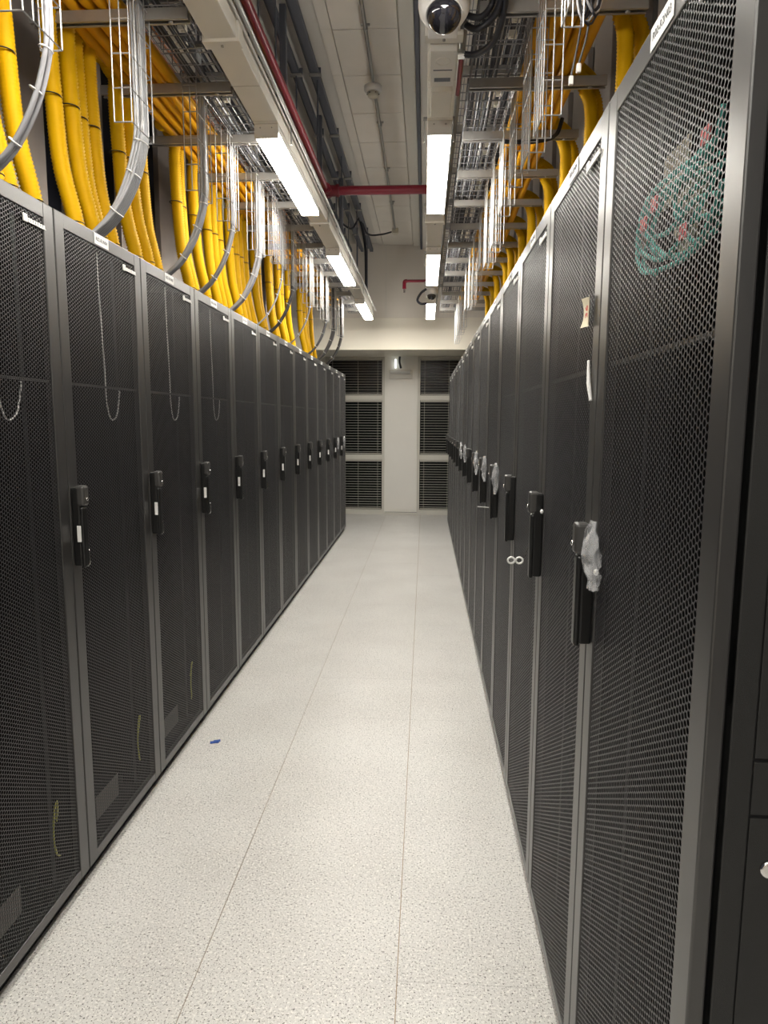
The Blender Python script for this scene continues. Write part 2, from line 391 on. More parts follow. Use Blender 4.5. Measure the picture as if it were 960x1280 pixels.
def make_cabinet(name_no, left, extras):
    r = empty('server_cabinet', (0, 0, 0))
    link('casing', G['casing'], r)
    d = link('door', G['door'], r)
    link('perforated_panel', G['mesh'], d, (-.003, 0, 0)); link('badge', G['badge'], d); link('door_brace', G['brace'], d)
    nl = link('name_label', G['label'], d); link('door_seal', G['seal'], d)
    for y in (.09, P-.09): link('mounting_rail', G['rail'], r, (0, y, 0))
    link('plinth', G['plinth'], r)
    h = link('handle', G['handle'], r)
    for k, nm in (('cap', 'handle_cap'), ('lever', 'lever'), ('plate', 'latch_plate'), ('lock', 'lock_barrel')): link(nm, G[k], h)
    if left: link('key_ring', G['ring'], h)
    if 'cord' in extras: link('hanging_cord', G['cord'], r)
    if 'earth' in extras: link('earth_wire', G['earth'], r)
    if 'note' in extras: link('inner_tray', G['note'], r)
    return r
label_curves = {}
def add_lettering(cab, code):
    if code not in label_curves:
        cu = bpy.data.curves.new('lettering', 'FONT'); cu.body = code; cu.size = .019; cu.align_x = 'CENTER'; cu.align_y = 'CENTER'; cu.extrude = .0002; cu.resolution_u = 2
        label_curves[code] = curve_to_mesh(cu, M['ink'])
    o = bpy.data.objects.new('lettering', label_curves[code]); C.objects.link(o); o.parent = cab
    o.location = (.0016, P/2-.01, D1-TR/2+.001); o.rotation_euler = (PI/2, 0, PI/2)
def ltype(i, n): return ORD[i]
cab_left, cab_right = [], []
for k in range(-1, 12):
    ex = set()
    if k in (-1, 0, 1, 2): ex.add('cord')
    if k in (-1, 0, 1): ex.add('earth')
    if k in (-1, 0, 1): ex.add('note')
    c = make_cabinet(k, True, ex); c.location = (XL, YL0+k*P, 0)
    i = k+1
    where = 'nearest cabinet of the left row, cut off by the frame edge' if i == 0 else ('last cabinet at the window end of the left row' if k == 11 else '%s cabinet from the camera in the left row' % ORD[i])
    tag(c, 'black perforated-door server cabinet, ' + where, 'server cabinet', 'server cabinets of the left row')
    add_lettering(c.children[1], 'R02-R1N%02d' % (i+3)); cab_left.append(c)
for k in range(-1, 14):
    c = make_cabinet(k, False, set()); c.location = (XR, YR0+(k+1)*P, 0); c.rotation_euler = (0, 0, PI)
    i = k+1
    where = 'nearest cabinet of the right row, teal cords behind its mesh' if i == 0 else ('last cabinet at the window end of the right row' if k == 13 else '%s perforated cabinet from the camera in the right row' % ORD[i])
    tag(c, 'black perforated-door server cabinet, ' + where if i in (0, 14) else 'black server cabinet, ' + where, 'server cabinet', 'server cabinets of the right row')
    add_lettering(c.children[1], 'R02-R2N%02d' % (i+3)); cab_right.append(c)

# end of the right row: its side post, stacked side panels and panel latch belong to the nearest cabinet
endc = cab_right[0]
MB().box(-.0625, -.031, P-.016, P+.0005, 0, H-.001, .002).obj('corner_post', M['solid'], endc)
for a, b in ((.04, 1.1215), (1.1265, 1.2005), (1.2055, H-.02)):
    sp = MB().box(-.99, -.0640, P-.0035, P-.0002, a, b, .0012).obj('side_panel', M['solid'], endc)
    if a < .1:
        MB().lathe([(.013, 0), (.013, .003), (.010, .0045)], 18, Matrix.Translation((-.094, P, 1.05)) @ Matrix.Rotation(-PI/2, 4, 'X')).obj('panel_latch', M['chrome'], sp)

# cords and boards behind the mesh of the nearest right cabinet
def cord_thing():
    r = empty('patch_cord_coil', (XR+.05, 1.25, 1.7))
    tag(r, 'tangled teal patch cords and tagged boards behind the nearest right mesh door', 'cables')
    rnd = random.Random(3)
    def P3(px, py, x=XR+.03):
        cy, sy, cp, sp = math.cos(YAW), math.sin(YAW), math.cos(PITCH), math.sin(PITCH)
        fwd = Vector((-sy*cp, cy*cp, sp)); r0 = Vector((cy, sy, 0)); u0 = r0.cross(fwd)
        rr = r0*math.cos(ROLL)+u0*math.sin(ROLL); uu = -r0*math.sin(ROLL)+u0*math.cos(ROLL)
        d = fwd+rr*((px-480)/F_PX)-uu*((py-640)/F_PX); return d*(x/d.x)+Vector((0, 0, CAM_H))-r.location
    loops = [[(905, 130), (890, 180), (845, 215), (810, 250), (797, 300), (800, 335), (815, 340), (860, 320), (885, 280), (905, 225)],
             [(905, 150), (880, 200), (830, 240), (803, 275), (800, 310), (825, 325), (850, 300), (880, 250), (905, 200)],
             [(903, 190), (860, 215), (825, 260), (815, 300), (840, 322), (875, 300), (903, 250)],
             [(903, 240), (870, 250), (835, 290), (812, 300), (805, 330), (820, 343)],
             [(903, 170), (875, 190), (845, 240), (850, 280), (880, 270), (903, 265)],
             [(900, 215), (870, 235), (850, 262), (865, 300), (895, 288)],
             [(903, 205), (855, 225), (822, 250), (808, 285), (822, 318), (868, 312), (903, 275)]]
    for i, lp in enumerate(loops):
        MB().tube(smooth_path([P3(x, y, XR+.028+.006*i) for x, y in lp], 8), .0042, 6).obj('patch_cord', M['green_cord'], r)
    for (x0, y0, x1, y1) in ((830, 200, 857, 238), (845, 230, 880, 272), (850, 275, 868, 315), (798, 288, 806, 310)):
        a = P3(x0, y0, XR+.07); b = P3(x1, y1, XR+.07)
        MB().box(.02, .026, min(a.y, b.y), max(a.y, b.y), min(a.z, b.z), max(a.z, b.z), .002).obj('terminal_board', M['beige'], r)
    for (x, y) in ((880, 170), (817, 255), (852, 290), (803, 281)):
        p = P3(x, y, XR+.024); MB().box(p.x, p.x+.004, p.y-.016, p.y+.016, p.z-.012, p.z+.012, .001).obj('red_tag', M['pink'], r)
cord_thing()

# masking paper note, white strips, plastic bags, tags on the handles
nt_ = MB(); W_, Hh = .052, .066
nv, nf = [], []
for i in range(9):
    for j in range(9):
        u = i/8-.5; v = j/8-.5
        curl = .010*abs(u)**1.5*2 + .006*(v*2)**2*(1 if u > 0 else .3)
        nv.append((-.0015-curl, u*W_*(1+.18*(2*v)**2), v*Hh))
for i in range(8):
    for j in range(8): nf.append((i*9+j, i*9+j+1, (i+1)*9+j+1, (i+1)*9+j))
nt_.add(nv, nf, True)
note = nt_.obj('paper_note', M['tape'], None, (XR, 1.648, 1.892)); tag(note, 'curled masking-tape note with red handwriting across the first right door gap', 'note')
text_mesh('handwriting', '36', .030, M['red_ink'], note, (-.008, 0, 0), (0, -PI/2, 0))
s1 = MB().tube([(XR-.006, 1.617, 1.78), (XR-.008, 1.60, 1.73), (XR-.005, 1.585, 1.69)], [.003, .005, .004], 6).obj('white_strip', M['white'])
tag(s1, 'short white zip-tie strip below the masking-tape note on the right', 'strip')

def bag(px_loc, sc_=1.0, label='', seed=0):
    rnd = random.Random(seed); n, m_ = 7, 9; v = []; f = []
    for side in (0, 1):
        for j in range(m_):
            t = j/(m_-1); wd = (.010+.032*math.sin(min(1, t*1.25)*PI*.62))*sc_*(1-.45*max(0, t-.75)*4)
            for i in range(n):
                u = i/(n-1)*2-1
                bulge = (.012*math.cos(u*PI/2)*math.sin(t*PI))*(1 if side else -1)*sc_
                v.append((-bulge + rnd.uniform(-1, 1)*.007*sc_, u*wd+.010*math.sin(t*5+seed)*sc_ + rnd.uniform(-1, 1)*.002*sc_, -t*.125*sc_ + rnd.uniform(-1, 1)*.003*sc_))
    for s in (0, 1):
        for j in range(m_-1):
            for i in range(n-1):
                a = s*n*m_+j*n+i; f.append((a, a+1, a+n+1, a+n))
    o = MB().add(v, f, False).obj('plastic_bag', M['bag'], None, px_loc)
    o.rotation_euler = (math.radians(-6), 0, 0)
    tag(o, label, 'plastic bag', 'clear plastic bags hanging from door handles')
    return o
for k, s_ in ((0, 1.15), (3, 1.25), (4, 1.2), (5, 1.3), (7, 1.25), (8, 1.3)):
    yb = YR0+k*P
    bag((XR-.018, yb-.088, HZ0+.285), s_, 'crumpled clear plastic bag on the %s handle from the camera, right row' % ORD[k], k)
for k in (9, 10, 11):
    if k == 9: continue
    bag((XL+.05, YL0+k*P+.06, HZ0+.27), 1.2, 'crumpled clear plastic bag on the %s handle of the left row' % ('last' if k == 11 else 'second-last'), 30+k)
tg = empty('key_tag', (XR-.045, YR0+P+.0, HZ0+.045)); tag(tg, 'white two-holed key tag dangling beside the second right handle', 'key tag')
mb = MB()
for q in (0, 1):
    pts = [(-.0-.018-.026*q+.011*math.cos(a), .0, .010*math.sin(a)) for a in [2*PI*i/14 for i in range(14)]]
    mb.tube(pts, .0035, 6, closed=True)
mb.obj('tag_frame', M['white'], tg)
MB().tube(smooth_path([(-.006, 0, 0), (0, .0, .012), (.004, 0, .03), (.007, 0, .045)]), .0016, 5).obj('tag_chain', M['chrome'], tg)
for (y, z, n_) in ((2.15, 1.365, 'beside the second right handle'), (1.455, 1.327, 'beside the nearest right handle')):
    o = MB().lathe([(.003, 0), (.0075, .004), (.006, .009), (.001, .011)], 10, Matrix.Rotation(-PI/2, 4, 'Y')).obj('tie_stub', M['tie'], None, (XR-.003, y, z))
    tag(o, 'tiny white cable-tie stub in the mesh ' + n_, 'cable tie')
o = MB().tube(smooth_path([(XR-.04, YR0+3*P, HZ0+.05), (XR-.10, YR0+3*P-.01, HZ0+.055)]), .002, 5).obj('loose_string', M['white'])
tag(o, 'short white string sticking out from the fourth right handle', 'string')
o = MB().box(-.022, .022, -.012, .012, 0, .003, .001).box(-.004, .03, -.004, .016, .003, .006, .001).obj('tape_scrap', M['blue'], None, (-1.06, 3.30, .001))
o.rotation_euler = (0, 0, .3); tag(o, 'small blue scrap lying on the floor near the left row', 'scrap')

# ================================================================== OVERHEAD: TRUNKING AND LAMPS
ZT = 3.15
LXC, RXC = -.832, .057
def trunking(xc, name_side):
    r = empty('cable_trunking', (xc, 0, ZT))
    tag(r, 'long beige steel trunking above the aisle carrying the %s line of lamps' % name_side, 'trunking')
    segs = [-2.4, -.2, .9, 2.0, 2.96, 3.33, 3.7, 5.2, 5.55, 6.25, 7.75, 8.2, 8.85, 10.3]
    for a, b in zip(segs[:-1], segs[1:]):
        MB().box(-.064, .064, a+.0015, b-.0015, 0, .11, .003).obj('trunking_section', M['trunk'], r)
    for y in (2.96, 5.55, 8.2):
        MB().box(-.076, .076, y-.03, y+.03, -.012, .07, .002).obj('coupling', M['trunk'], r)
        MB().lathe([(.006, 0), (.006, .006), (.003, .008)], 10, Matrix.Translation((0, y, -.012)) @ Matrix.Rotation(PI, 4, 'X')).obj('screw', M['strut'], r)
    for y in (1.0, 2.5, 4.0, 5.5, 7.0, 8.5, 10.0):
        MB().box(-.085, .085, y-.012, y+.012, .1101, .122).obj('hanger_bracket', M['strut'], r)
        for sx in (-.078, .078): MB().box(sx-.003, sx+.003, y-.008, y+.008, -.004, .1215).obj('hanger_strap', M['strut'], r)
    return r
TL = trunking(LXC, 'left'); TRr = trunking(RXC, 'right')
def lamp(xc, ya, yb, label):
    r = empty('linear_lamp', (xc, ya, ZT-.05)); n = yb-ya
    tag(r, label, 'ceiling lamp', 'linear lamps along the aisle')
    MB().box(-.062, .062, 0, n, .012, .048, .003).obj('lamp_housing', M['lamp_body'], r)
    MB().box(-.056, .056, .012, n-.012, -.018, .0118).obj('diffuser', M['lamp'], r)
    for y in (-.002, n-.010):
        MB().box(-.062, .062, y, y+.0118, -.020, .0478, .002).obj('end_cap', M['lamp_body'], r)
    for sx in (-.03, .03):
        MB().lathe([(.004, 0), (.004, .003)], 8, Matrix.Translation((sx, -.0022, .03)) @ Matrix.Rotation(PI/2, 4, 'X')).obj('screw', M['strut'], r)
for (ya, yb, d) in ((-1.45, -.1, None), (1.12, 2.48, 'overhead just out of view'), (3.73, 5.10, 'nearest'), (6.30, 7.70, 'middle'), (8.86, 10.22, 'farthest')):
    for xc, side in ((LXC, 'left'), (RXC, 'right')):
        lamp(xc, ya, yb, 'lit linear lamp, %s of the %s line under the trunking' % (d, side) if d and d.startswith(('n', 'm', 'f')) else 'lit linear lamp of the %s line %s' % (side, 'above the camera' if ya > 0 else 'behind the camera'))

for xx, lab in ((.9, 'right'), (-1.3, 'left')):  # unseen fill lamps, added to brighten the ceiling and the far end
    lamp(xx, -3.9, -2.54, 'added linear fill lamp, unseen, over the open floor behind the camera, on the %s' % lab)
# devices on the right trunking
def small_box(name, x0, x1, y0, y1, z0, z1, m, label, cat):
    o = MB().box(x0, x1, y0, y1, z0, z1, .003).obj(name, m); tag(o, label, cat); return o
rb = small_box('control_box', RXC-.055, RXC+.055, 3.0, 3.30, ZT-.035, ZT-.0005, M['lamp_body'], 'beige control box with round knockout on the right trunking', 'control box')
MB().tube([(RXC+.03*math.cos(a), 3.08+.03*math.sin(a), ZT-.0355) for a in [2*PI*k/20 for k in range(20)]], .0012, 4, closed=True).obj('knockout_ring', M['trunk'], rb)
MB().box(RXC-.035, RXC+.035, 3.22, 3.25, ZT-.037, ZT-.0345).obj('rating_window', M['dark_strut'], rb)
MB().box(RXC-.04, RXC+.04, 3.15, 3.155, ZT-.037, ZT-.0345).obj('slot', M['dark_strut'], rb)
lb = small_box('driver_cover', RXC-.048, RXC+.048, 3.36, 3.62, ZT-.03, ZT-.0005, M['trunk'], 'plain beige cover before the nearest right lamp', 'cover')
# dome cameras
def dome_camera(loc, tilt, s, label, parts=True):
    r = empty('dome_camera', loc); r.rotation_euler = (tilt, 0, 0); tag(r, label, 'security camera')
    MB().lathe([(.03*s, 0), (.082*s, -.004*s), (.09*s, -.02*s), (.09*s, -.055*s), (.08*s, -.078*s), (.062*s, -.088*s)], 28).obj('housing', M['white'], r)
    pr = [(.061*s*math.cos(a), -.0885*s-.058*s*math.sin(a)) for a in [PI/2*k/8 for k in range(8)]]+[(.002*s, -.147*s)]
    MB().lathe(pr, 28).obj('dome', M['dome'], r)
    MB().tube([(.064*s*math.cos(a), .064*s*math.sin(a), -.089*s) for a in [2*PI*k/28 for k in range(28)]], .004*s, 6, closed=True).obj('trim_ring', M['white'], r)
    return r
dc = dome_camera((RXC-.008, 2.66, ZT-.02), math.radians(-24), 1.0, 'white dome camera with smoked dome on the right trunking, nearest')
MB().box(-.055, .055, -.02, .16, -.006, .02, .004).obj('mount_bracket', M['white'], dc)
dome_camera((RXC-.0, 8.22, ZT-.012), math.radians(-15), .85, 'distant dome camera between the middle and farthest right lamps')
# black corrugated conduit loops by the near camera
def corrugated(pts, r, pitch=.008, n=10, depth=.12):
    p = smooth_path(pts, 12)
    ln = sum((p[i+1]-p[i]).length for i in range(len(p)-1)); m_ = max(4, int(ln/pitch*2)); out = [p[0]]; seg = ln/m_; acc = 0; i = 0; cur = p[0]
    while i < len(p)-1 and len(out) < m_:
        d = (p[i+1]-cur).length
        if acc+d >= seg:
            t = (seg-acc)/d; cur = cur.lerp(p[i+1], t); out.append(cur.copy()); acc = 0
        else: acc += d; i += 1; cur = p[i]
    out.append(p[-1])
    return MB().tube(out, [r*(1 if k % 2 else 1-depth) for k in range(len(out))], n)
bc = empty('flexible_conduit', (RXC+.07, 2.8, 3.1)); tag(bc, 'coiled black corrugated conduit beside the nearest dome camera', 'conduit')
corrugated([(.0, .02, .02), (.05, .0, -.01), (.11, -.03, .02), (.13, -.10, .07), (.08, -.18, .10)], .013).obj('conduit_loop', M['black_cable'], bc)
corrugated([(.0, -.02, .03), (.06, -.03, .015), (.10, -.04, .06), (.08, -.12, .10), (.02, -.18, .09)], .012).obj('conduit_loop', M['black_cable'], bc)
corrugated([(.01, .24, .02), (.06, .20, .00), (.115, .10, -.01), (.14, .0, .02), (.14, -.10, .06), (.10, -.20, .09)], .013).obj('conduit_loop', M['black_cable'], bc)
MB().tube([(-.012, .24, .02), (.016, .24, .02)], .018, 12).obj('gland', M['chrome'], bc)
MB().tube([(-.012, .02, .02), (.01, .02, .02)], .017, 12).obj('gland', M['dark_cable'], bc)
bc2 = corrugated([(RXC-.06, 8.1, 3.12), (RXC-.12, 8.12, 3.08), (RXC-.16, 8.1, 3.0), (RXC-.12, 8.05, 2.95), (RXC-.06, 8.1, 2.96)], .014, .02).obj('flexible_conduit', M['black_cable']); tag(bc2, 'short black conduit hanging left of the distant dome camera', 'conduit')

# ------------------------------------------------------------------ red sprinkler pipe
rp = empty('sprinkler_pipe', (-.80, 5.5, 3.45)); tag(rp, 'dark red fire pipe running along the left trunking and crossing the aisle', 'pipe')
MB().tube([(-.0, -5.4, 0), (-.0, .22, 0)], .023, 16).obj('pipe_run', M['red'], rp)
MB().tube([(.02, .24, 0), (.83, .24, 0)], .034, 16).obj('cross_pipe', M['red'], rp)
MB().tube([(-.0, .16, 0), (0, .30, 0)], .041, 16).tube([(0, .24, 0), (.10, .24, 0)], .043, 16).obj('tee_fitting', M['fitting'], rp)
for x in (-.012, .075): MB().tube([(x, .24, 0), (x+.02, .24, 0)], .050, 12).obj('coupling_ring', M['fitting'], rp)
fp = empty('sprinkler_pipe', (-.29, 9.45, 3.47)); tag(fp, 'thin red pipe with drop elbow near the far upper wall', 'pipe')
MB().tube([(.0, 0, 0), (.38, 0, 0)], .018, 12).obj('pipe_run', M['red'], fp)
MB().tube(smooth_path([(.03, 0, 0), (0, 0, -.005), (-.005, 0, -.04), (-.005, 0, -.10)], 4), .024, 12).obj('elbow', M['red'], fp)
MB().tube([(-.005, 0, -.10), (-.005, 0, -.15)], .012, 10).obj('sprinkler_head', M['chrome'], fp)
o = MB().tube([(RXC+.078, 3.15, 3.17), (RXC+.078, 3.5, 3.17)], .010, 12).obj('sprinkler_pipe', M['red']); tag(o, 'short red pipe stub right of the control box on the trunking', 'pipe')

# ------------------------------------------------------------------ ceiling conduit, detector, rails and rods
def pipe_thing(name, pts, r, m, label, cat='conduit', n=10, k=1):
    o = MB().tube(pts, r, n).obj(name, m); tag(o, label, cat); return o
cd = empty('ceiling_conduit', (-.42, 0, 4.20)); tag(cd, 'thin steel conduit clipped along the ceiling boards', 'conduit')
MB().tube([(.01, 0, 0), (-.005, 5.62, 0)], .013, 10).obj('conduit_pipe', M['pipe'], cd)
MB().tube([(-.005, 5.72, 0), (-.015, 9.7, 0)], .013, 10).obj('conduit_pipe', M['pipe'], cd)
for y in (1.5, 2.6, 3.7, 4.9, 6.4, 7.5, 8.6):
    MB().box(-.032, .028, y-.008, y+.008, .012, .024).box(-.018, .014, y-.008, y+.008, -.016, .014, .002).obj('pipe_clip', M['pipe'], cd)
def detector(loc, s, label):
    r = empty('smoke_detector', loc); tag(r, label, 'detector')
    MB().lathe([(.055*s, .035*s), (.068*s, .03*s), (.068*s, 0), (.06*s, -.01*s), (.05*s, -.014*s)], 24).obj('detector_base', M['white'], r)
    MB().lathe([(.045*s, -.0141*s), (.040*s, -.045*s), (.02*s, -.05*s)], 20).obj('detector_head', M['cream_plastic'], r)
    for k in range(6):
        a = PI/3*k; MB().lathe([(.006*s, 0), (.006*s, .004*s)], 8, Matrix.Translation((.044*s*math.cos(a), .044*s*math.sin(a), -.030*s))).obj('vent_hole', M['black_cable'], r)
detector((-.43, 5.68, 4.16), 1.0, 'round white smoke detector under the ceiling conduit')
o = MB().box(-.045, .045, -.045, .045, -.03, .03, .006).box(-.03, .03, -.055, .055, -.04, -.03, .003).obj('junction_box', M['cream_plastic'], None, (-.437, 9.78, 4.19)); tag(o, 'small beige junction box at the far end of the ceiling conduit', 'junction box')
o = MB().tube(smooth_path([(-.48, 9.78, 4.18), (-.62, 9.6, 4.10), (-.78, 9.4, 4.06), (-.86, 9.2, 4.2), (-.95, 9.0, 4.02), (-1.1, 8.9, 4.1)]), .012, 6).obj('black_cable', M['black_cable']); tag(o, 'black cable sagging from the junction box to the ceiling rails', 'cable')
o = MB().tube(smooth_path([(-.86, 9.2, 4.2), (-.80, 9.25, 3.9), (-.79, 9.3, 3.5), (-.80, 9.3, 3.27)]), .018, 8).obj('black_cable', M['black_cable']); tag(o, 'thick black cable dropping from the ceiling rails to the left trunking', 'cable')
for (x, w_, d, cnt) in ((-.835, .05, 'inner', 0), (-.975, .04, 'outer', 1), (-1.15, .04, 'outermost', 2)):
    r = empty('ceiling_rail', (x, 0, 4.16)); tag(r, '%s dark steel rail hung along the ceiling left of the boards' % d, 'rail', None)
    MB().box(-w_/2, w_/2, -2, 10.8, 0, .041, .002).obj('rail_channel', M['dark_strut'], r)
    MB().box(-w_/2-.03, -w_/2-.005, -2, 10.8, .045, .07).obj('rail_upper', M['dark_strut'], r)
    for y in [1.0+1.1*i for i in range(9)]:
        MB().box(-.045, .045, y-.02, y+.02, -.012, -.001, .002).obj('rail_clamp', M['strut'], r)
        MB().box(-.012, .012, y+.2, y+.215, .041, .138).obj('rail_hanger', M['dark_strut'], r)
ri = 0
for x, z0, ys in ((LXC, ZT+.123, (2.5, 4.0, 5.5, 7.0, 8.5, 10.0)), (RXC, ZT+.123, (2.5, 4.0, 5.5, 7.0, 8.5, 10.0)), (-.975, 3.21, (3.10, 4.22, 5.4, 6.57, 7.7, 8.9, 10.05)), (-1.15, 3.55, (3.5, 4.7, 5.9, 7.1, 8.3, 9.5))):
    nm = {LXC: 'left trunking', RXC: 'right trunking', -.975: 'lower left tray', -1.15: 'upper left tray'}[x]
    for i, y in enumerate(ys):
        zt = Z_CEIL-.086 if x == RXC else 4.16
        o = MB().tube([(x, y, z0), (x, y, zt)], .006, 6).box(x-.014, x+.014, y-.014, y+.014, z0, z0+.012).obj('threaded_rod', M['dark_strut'])
        tag(o, '%s thin threaded rod holding up the %s' % (ORD[i], nm), 'rod', 'threaded rods above the ' + nm)
for i, (y0p, x0p) in enumerate(((4.55, -.90), (6.1, -.91), (7.6, -.91))):
    o = MB().box(x0p-.02, x0p+.02, y0p-.02, y0p+.02, 3.28, 4.159, .003).obj('hanger_post', M['dark_strut']); tag(o, '%s square dark hanger post above the left trunking' % ORD[i], 'post', 'hanger posts above the left trunking')
# sloping pale conduits beside the right trunking
for x, z, lab in ((RXC+.085, 3.30, 'upper'), (RXC+.105, 3.42, 'second')):
    pipe_thing('steel_conduit', [(x, .5, z), (x, 10.4, z)], .011, M['pipe'], 'thin steel conduit, %s, running beside the right trunking' % lab)
pipe_thing('steel_conduit', [(LXC+.10, .5, 3.22), (LXC+.10, 10.3, 3.22)], .010, M['pipe'], 'thin steel conduit running beside the left trunking')

# ================================================================== STRUTS, TRAYS, DUCTS
STR_Y0L, STR_Y0R, STR_P = 2.80, 2.80, .584
def strut(x0, x1, y, z, label, group):
    r = empty('strut_channel', (x0, y, z)); tag(r, label, 'strut', group); L = x1-x0
    m = MB(); m.box(0, L, -.0205, -.0175, 0, .041).box(0, L, .0175, .0205, 0, .041).box(0, L, -.0175, .0175, .038, .041)
    m.box(0, L, -.0175, -.010, 0, .003).box(0, L, .010, .0175, 0, .003)
    m.obj('channel', M['strut'], r)
    MB().lathe([(.009, 0), (.009, .006)], 6, Matrix.Translation((L-.07, 0, -.004))).obj('bolt', M['strut'], r)
    return r
for i in range(-3, 13):
    y = STR_Y0L+i*STR_P
    strut(-1.53, -.915, y, 3.145, 'galvanised cross strut under the left trays, %s from the camera' % ORD[i+3], 'cross struts under the left trays')
for i in range(-3, 13):
    y = STR_Y0R+.02+i*STR_P
    strut(.185, .80, y, 3.145, 'galvanised cross strut under the right trays, %s from the camera' % ORD[i+3], 'cross struts under the right trays')
for i in range(0, 10):
    y = 3.3+i*.75
    strut(-1.6, -.93, y, 3.50, 'upper cross strut on the left side, %s from the camera' % ORD[i], 'upper cross struts on the left')
    strut(.14, .62, y, 3.50, 'upper cross strut on the right side, %s from the camera' % ORD[i], 'upper cross struts on the right')

def basket(x0, x1, ya, yb, z, h, label, dy=.10, dx=.05, t=.0024):
    m = MB(); n = round((x1-x0)/dx)
    for i in range(n+1):
        x = x0+(x1-x0)*i/n; m.wire((x, ya, z), (x, yb, z), t)
    for zz in (z+h*.5, z+h):
        m.wire((x0, ya, zz), (x0, yb, zz), t); m.wire((x1, ya, zz), (x1, yb, zz), t)
    k = int((yb-ya)/dy)
    for j in range(k+1):
        y = ya+.01+(yb-ya-.02)*j/k
        m.wire((x0, y, z-t), (x1, y, z-t), t); m.wire((x0, y, z), (x0, y, z+h), t); m.wire((x1, y, z), (x1, y, z+h), t)
    o = m.obj('basket_tray', M['shaded_tray_wire']); tag(o, label, 'cable tray'); return o
for i, (a, b) in enumerate(((.4, 3.1), (3.1, 6.1), (6.1, 8.6), (8.6, 10.3))):
    d = ['nearest', 'second', 'third', 'farthest'][i]
    basket(-1.13, -.93, a, b-.01, 3.192, .055, 'wire basket tray section on the left struts, ' + d)
    basket(.19, .395, a, b-.01, 3.192, .055, 'wire basket tray section on the right struts, ' + d)
    basket(-1.55, -1.0, a, b-.01, 3.545, .06, 'wide upper wire basket tray on the left, %s section' % d)
    basket(.15, .58, a, b-.01, 3.545, .06, 'wide upper wire basket tray on the right, %s section' % d)
# cable runs lying in the trays
rnd = random.Random(5)
def run(x0, x1, z, n, m, r, label, z_r=.02):
    o = MB()
    for i in range(n):
        x = rnd.uniform(x0, x1); zz = z+r+rnd.uniform(0, z_r)
        pts = [(x+rnd.uniform(-.012, .012), .4+j*1.1, zz) for j in range(10)]
        o.tube(smooth_path(pts, 3), r, 5)
    ob = o.obj('cable_run', m); ob['kind'] = 'stuff'; tag(ob, label, 'cables')
run(-1.11, -1.03, 3.197, 9, M['shaded_tray_cable'], .0045, 'grey data cables lying in the lower left basket tray')
run(.21, .38, 3.197, 12, M['shaded_tray_cable'], .0045, 'grey data cables lying in the lower right basket tray')
run(-1.50, -1.30, 3.55, 9, M['orange'], .009, 'orange cables lying in the upper left basket tray')
run(-1.25, -1.05, 3.55, 12, M['black_cable'], .010, 'black power cables lying in the upper left basket tray')
run(.2, .55, 3.55, 22, M['shaded_tray_cable'], .008, 'grey power cables lying in the upper right basket tray', .03)

# yellow conduits along the struts
for i in range(5):
    for (xs, side, sg) in ((-1.405, 'left', 1), (.445, 'right', 1)):
        x = xs+i*.052; pts = [(x+.006*math.sin(j*1.3+i), .5+j*.7, 3.215+.004*math.sin(j+i*2)) for j in range(14)]
        o = MB().tube(smooth_path(pts, 3), .0255, 12).obj('yellow_duct', M['duct'])
        pos = ['outermost', 'second', 'middle', 'fourth', 'innermost'] if side == 'left' else ['innermost', 'second', 'middle', 'fourth', 'outermost']
        tag(o, 'long yellow fibre duct on the %s struts, %s of five' % (side, pos[i]), 'duct', 'yellow ducts along the %s row' % side)
# top layer
for i in range(3):
    for (xs, side) in ((-1.38, 'left'), (.47, 'right')):
        x = xs+i*.06; pts = [(x+.01*math.sin(j*1.7+i), .5+j*.7, 3.262+.004*math.sin(j+i*2)) for j in range(14)]
        o = MB().tube(smooth_path(pts, 3), .0255, 12).obj('yellow_duct', M['duct'])
        tag(o, 'yellow fibre duct in the top layer on the %s struts, %s of three' % (side, ['left', 'middle', 'right'][i]), 'duct', 'yellow ducts along the %s row' % side)

# ------------------------------------------------------------------ yellow corrugated hoses dropping to the cabinets
def hose_mesh(kind, sgn):
    # local: starts on the duct side, arcs and drops to the cabinet top; sgn=-1 left row, +1 right row
    x0, x1, x2, yb, lean = kind
    pts = [(x0-(.11 if sgn > 0 else 0), -.24, .0), (x0-(.05 if sgn > 0 else 0), -.13, .025), (x0+.015*sgn, -.05, .015), ((x0+x1)/2, -.012, -.01), (x1, 0, -.10), (x1+.004, .01, -.35), ((x1*.7+x2*.3), yb*.3, -.58), (x2*.85+x1*.15, yb*.7, -.78), (x2, yb, -.905)]
    m = corrugated(pts, .034, .0135, 14, .17)
    return m.mesh('hose_tube', M['yellow'])
def tie_mesh(kind, z, sgn):
    x0, x1, x2, yb, lean = kind
    f = max(0, (-z-.35)/.555); x = x1+(x2-x1)*f; y = yb*f
    return (x, y, z)
HK_L = [(-.02, -.045, .02, .05, 0), (-.02, -.03, .035, .03, 0), (-.03, -.055, .0, .06, 0), (-.01, -.03, .045, .01, 0)]
HK_R = [(-.03, .03, .02, .05, 0), (-.03, .04, .03, -.02, 0), (-.03, .025, .04, .08, 0), (-.02, .05, .02, .02, 0)]
HL = [hose_mesh(k, -1) for k in HK_L]; HR = [hose_mesh(k, 1) for k in HK_R]
tie = MB().tube([(.0355*math.cos(a), .0355*math.sin(a), 0) for a in [2*PI*k/16 for k in range(16)]], .0025, 4, closed=True).mesh('black_tie', M['black_tie'])
LEFT_H = [2.20, 2.33, 2.46, 2.78, 2.88, 2.99, 3.08, 3.36, 3.44, 3.63, 4.10, 4.20, 4.38, 4.70, 4.80, 4.96, 5.15, 5.38, 5.47, 5.66, 5.88, 6.08, 6.45, 6.56, 6.80, 7.05, 7.35, 8.10, 8.22, 8.50, 8.80]
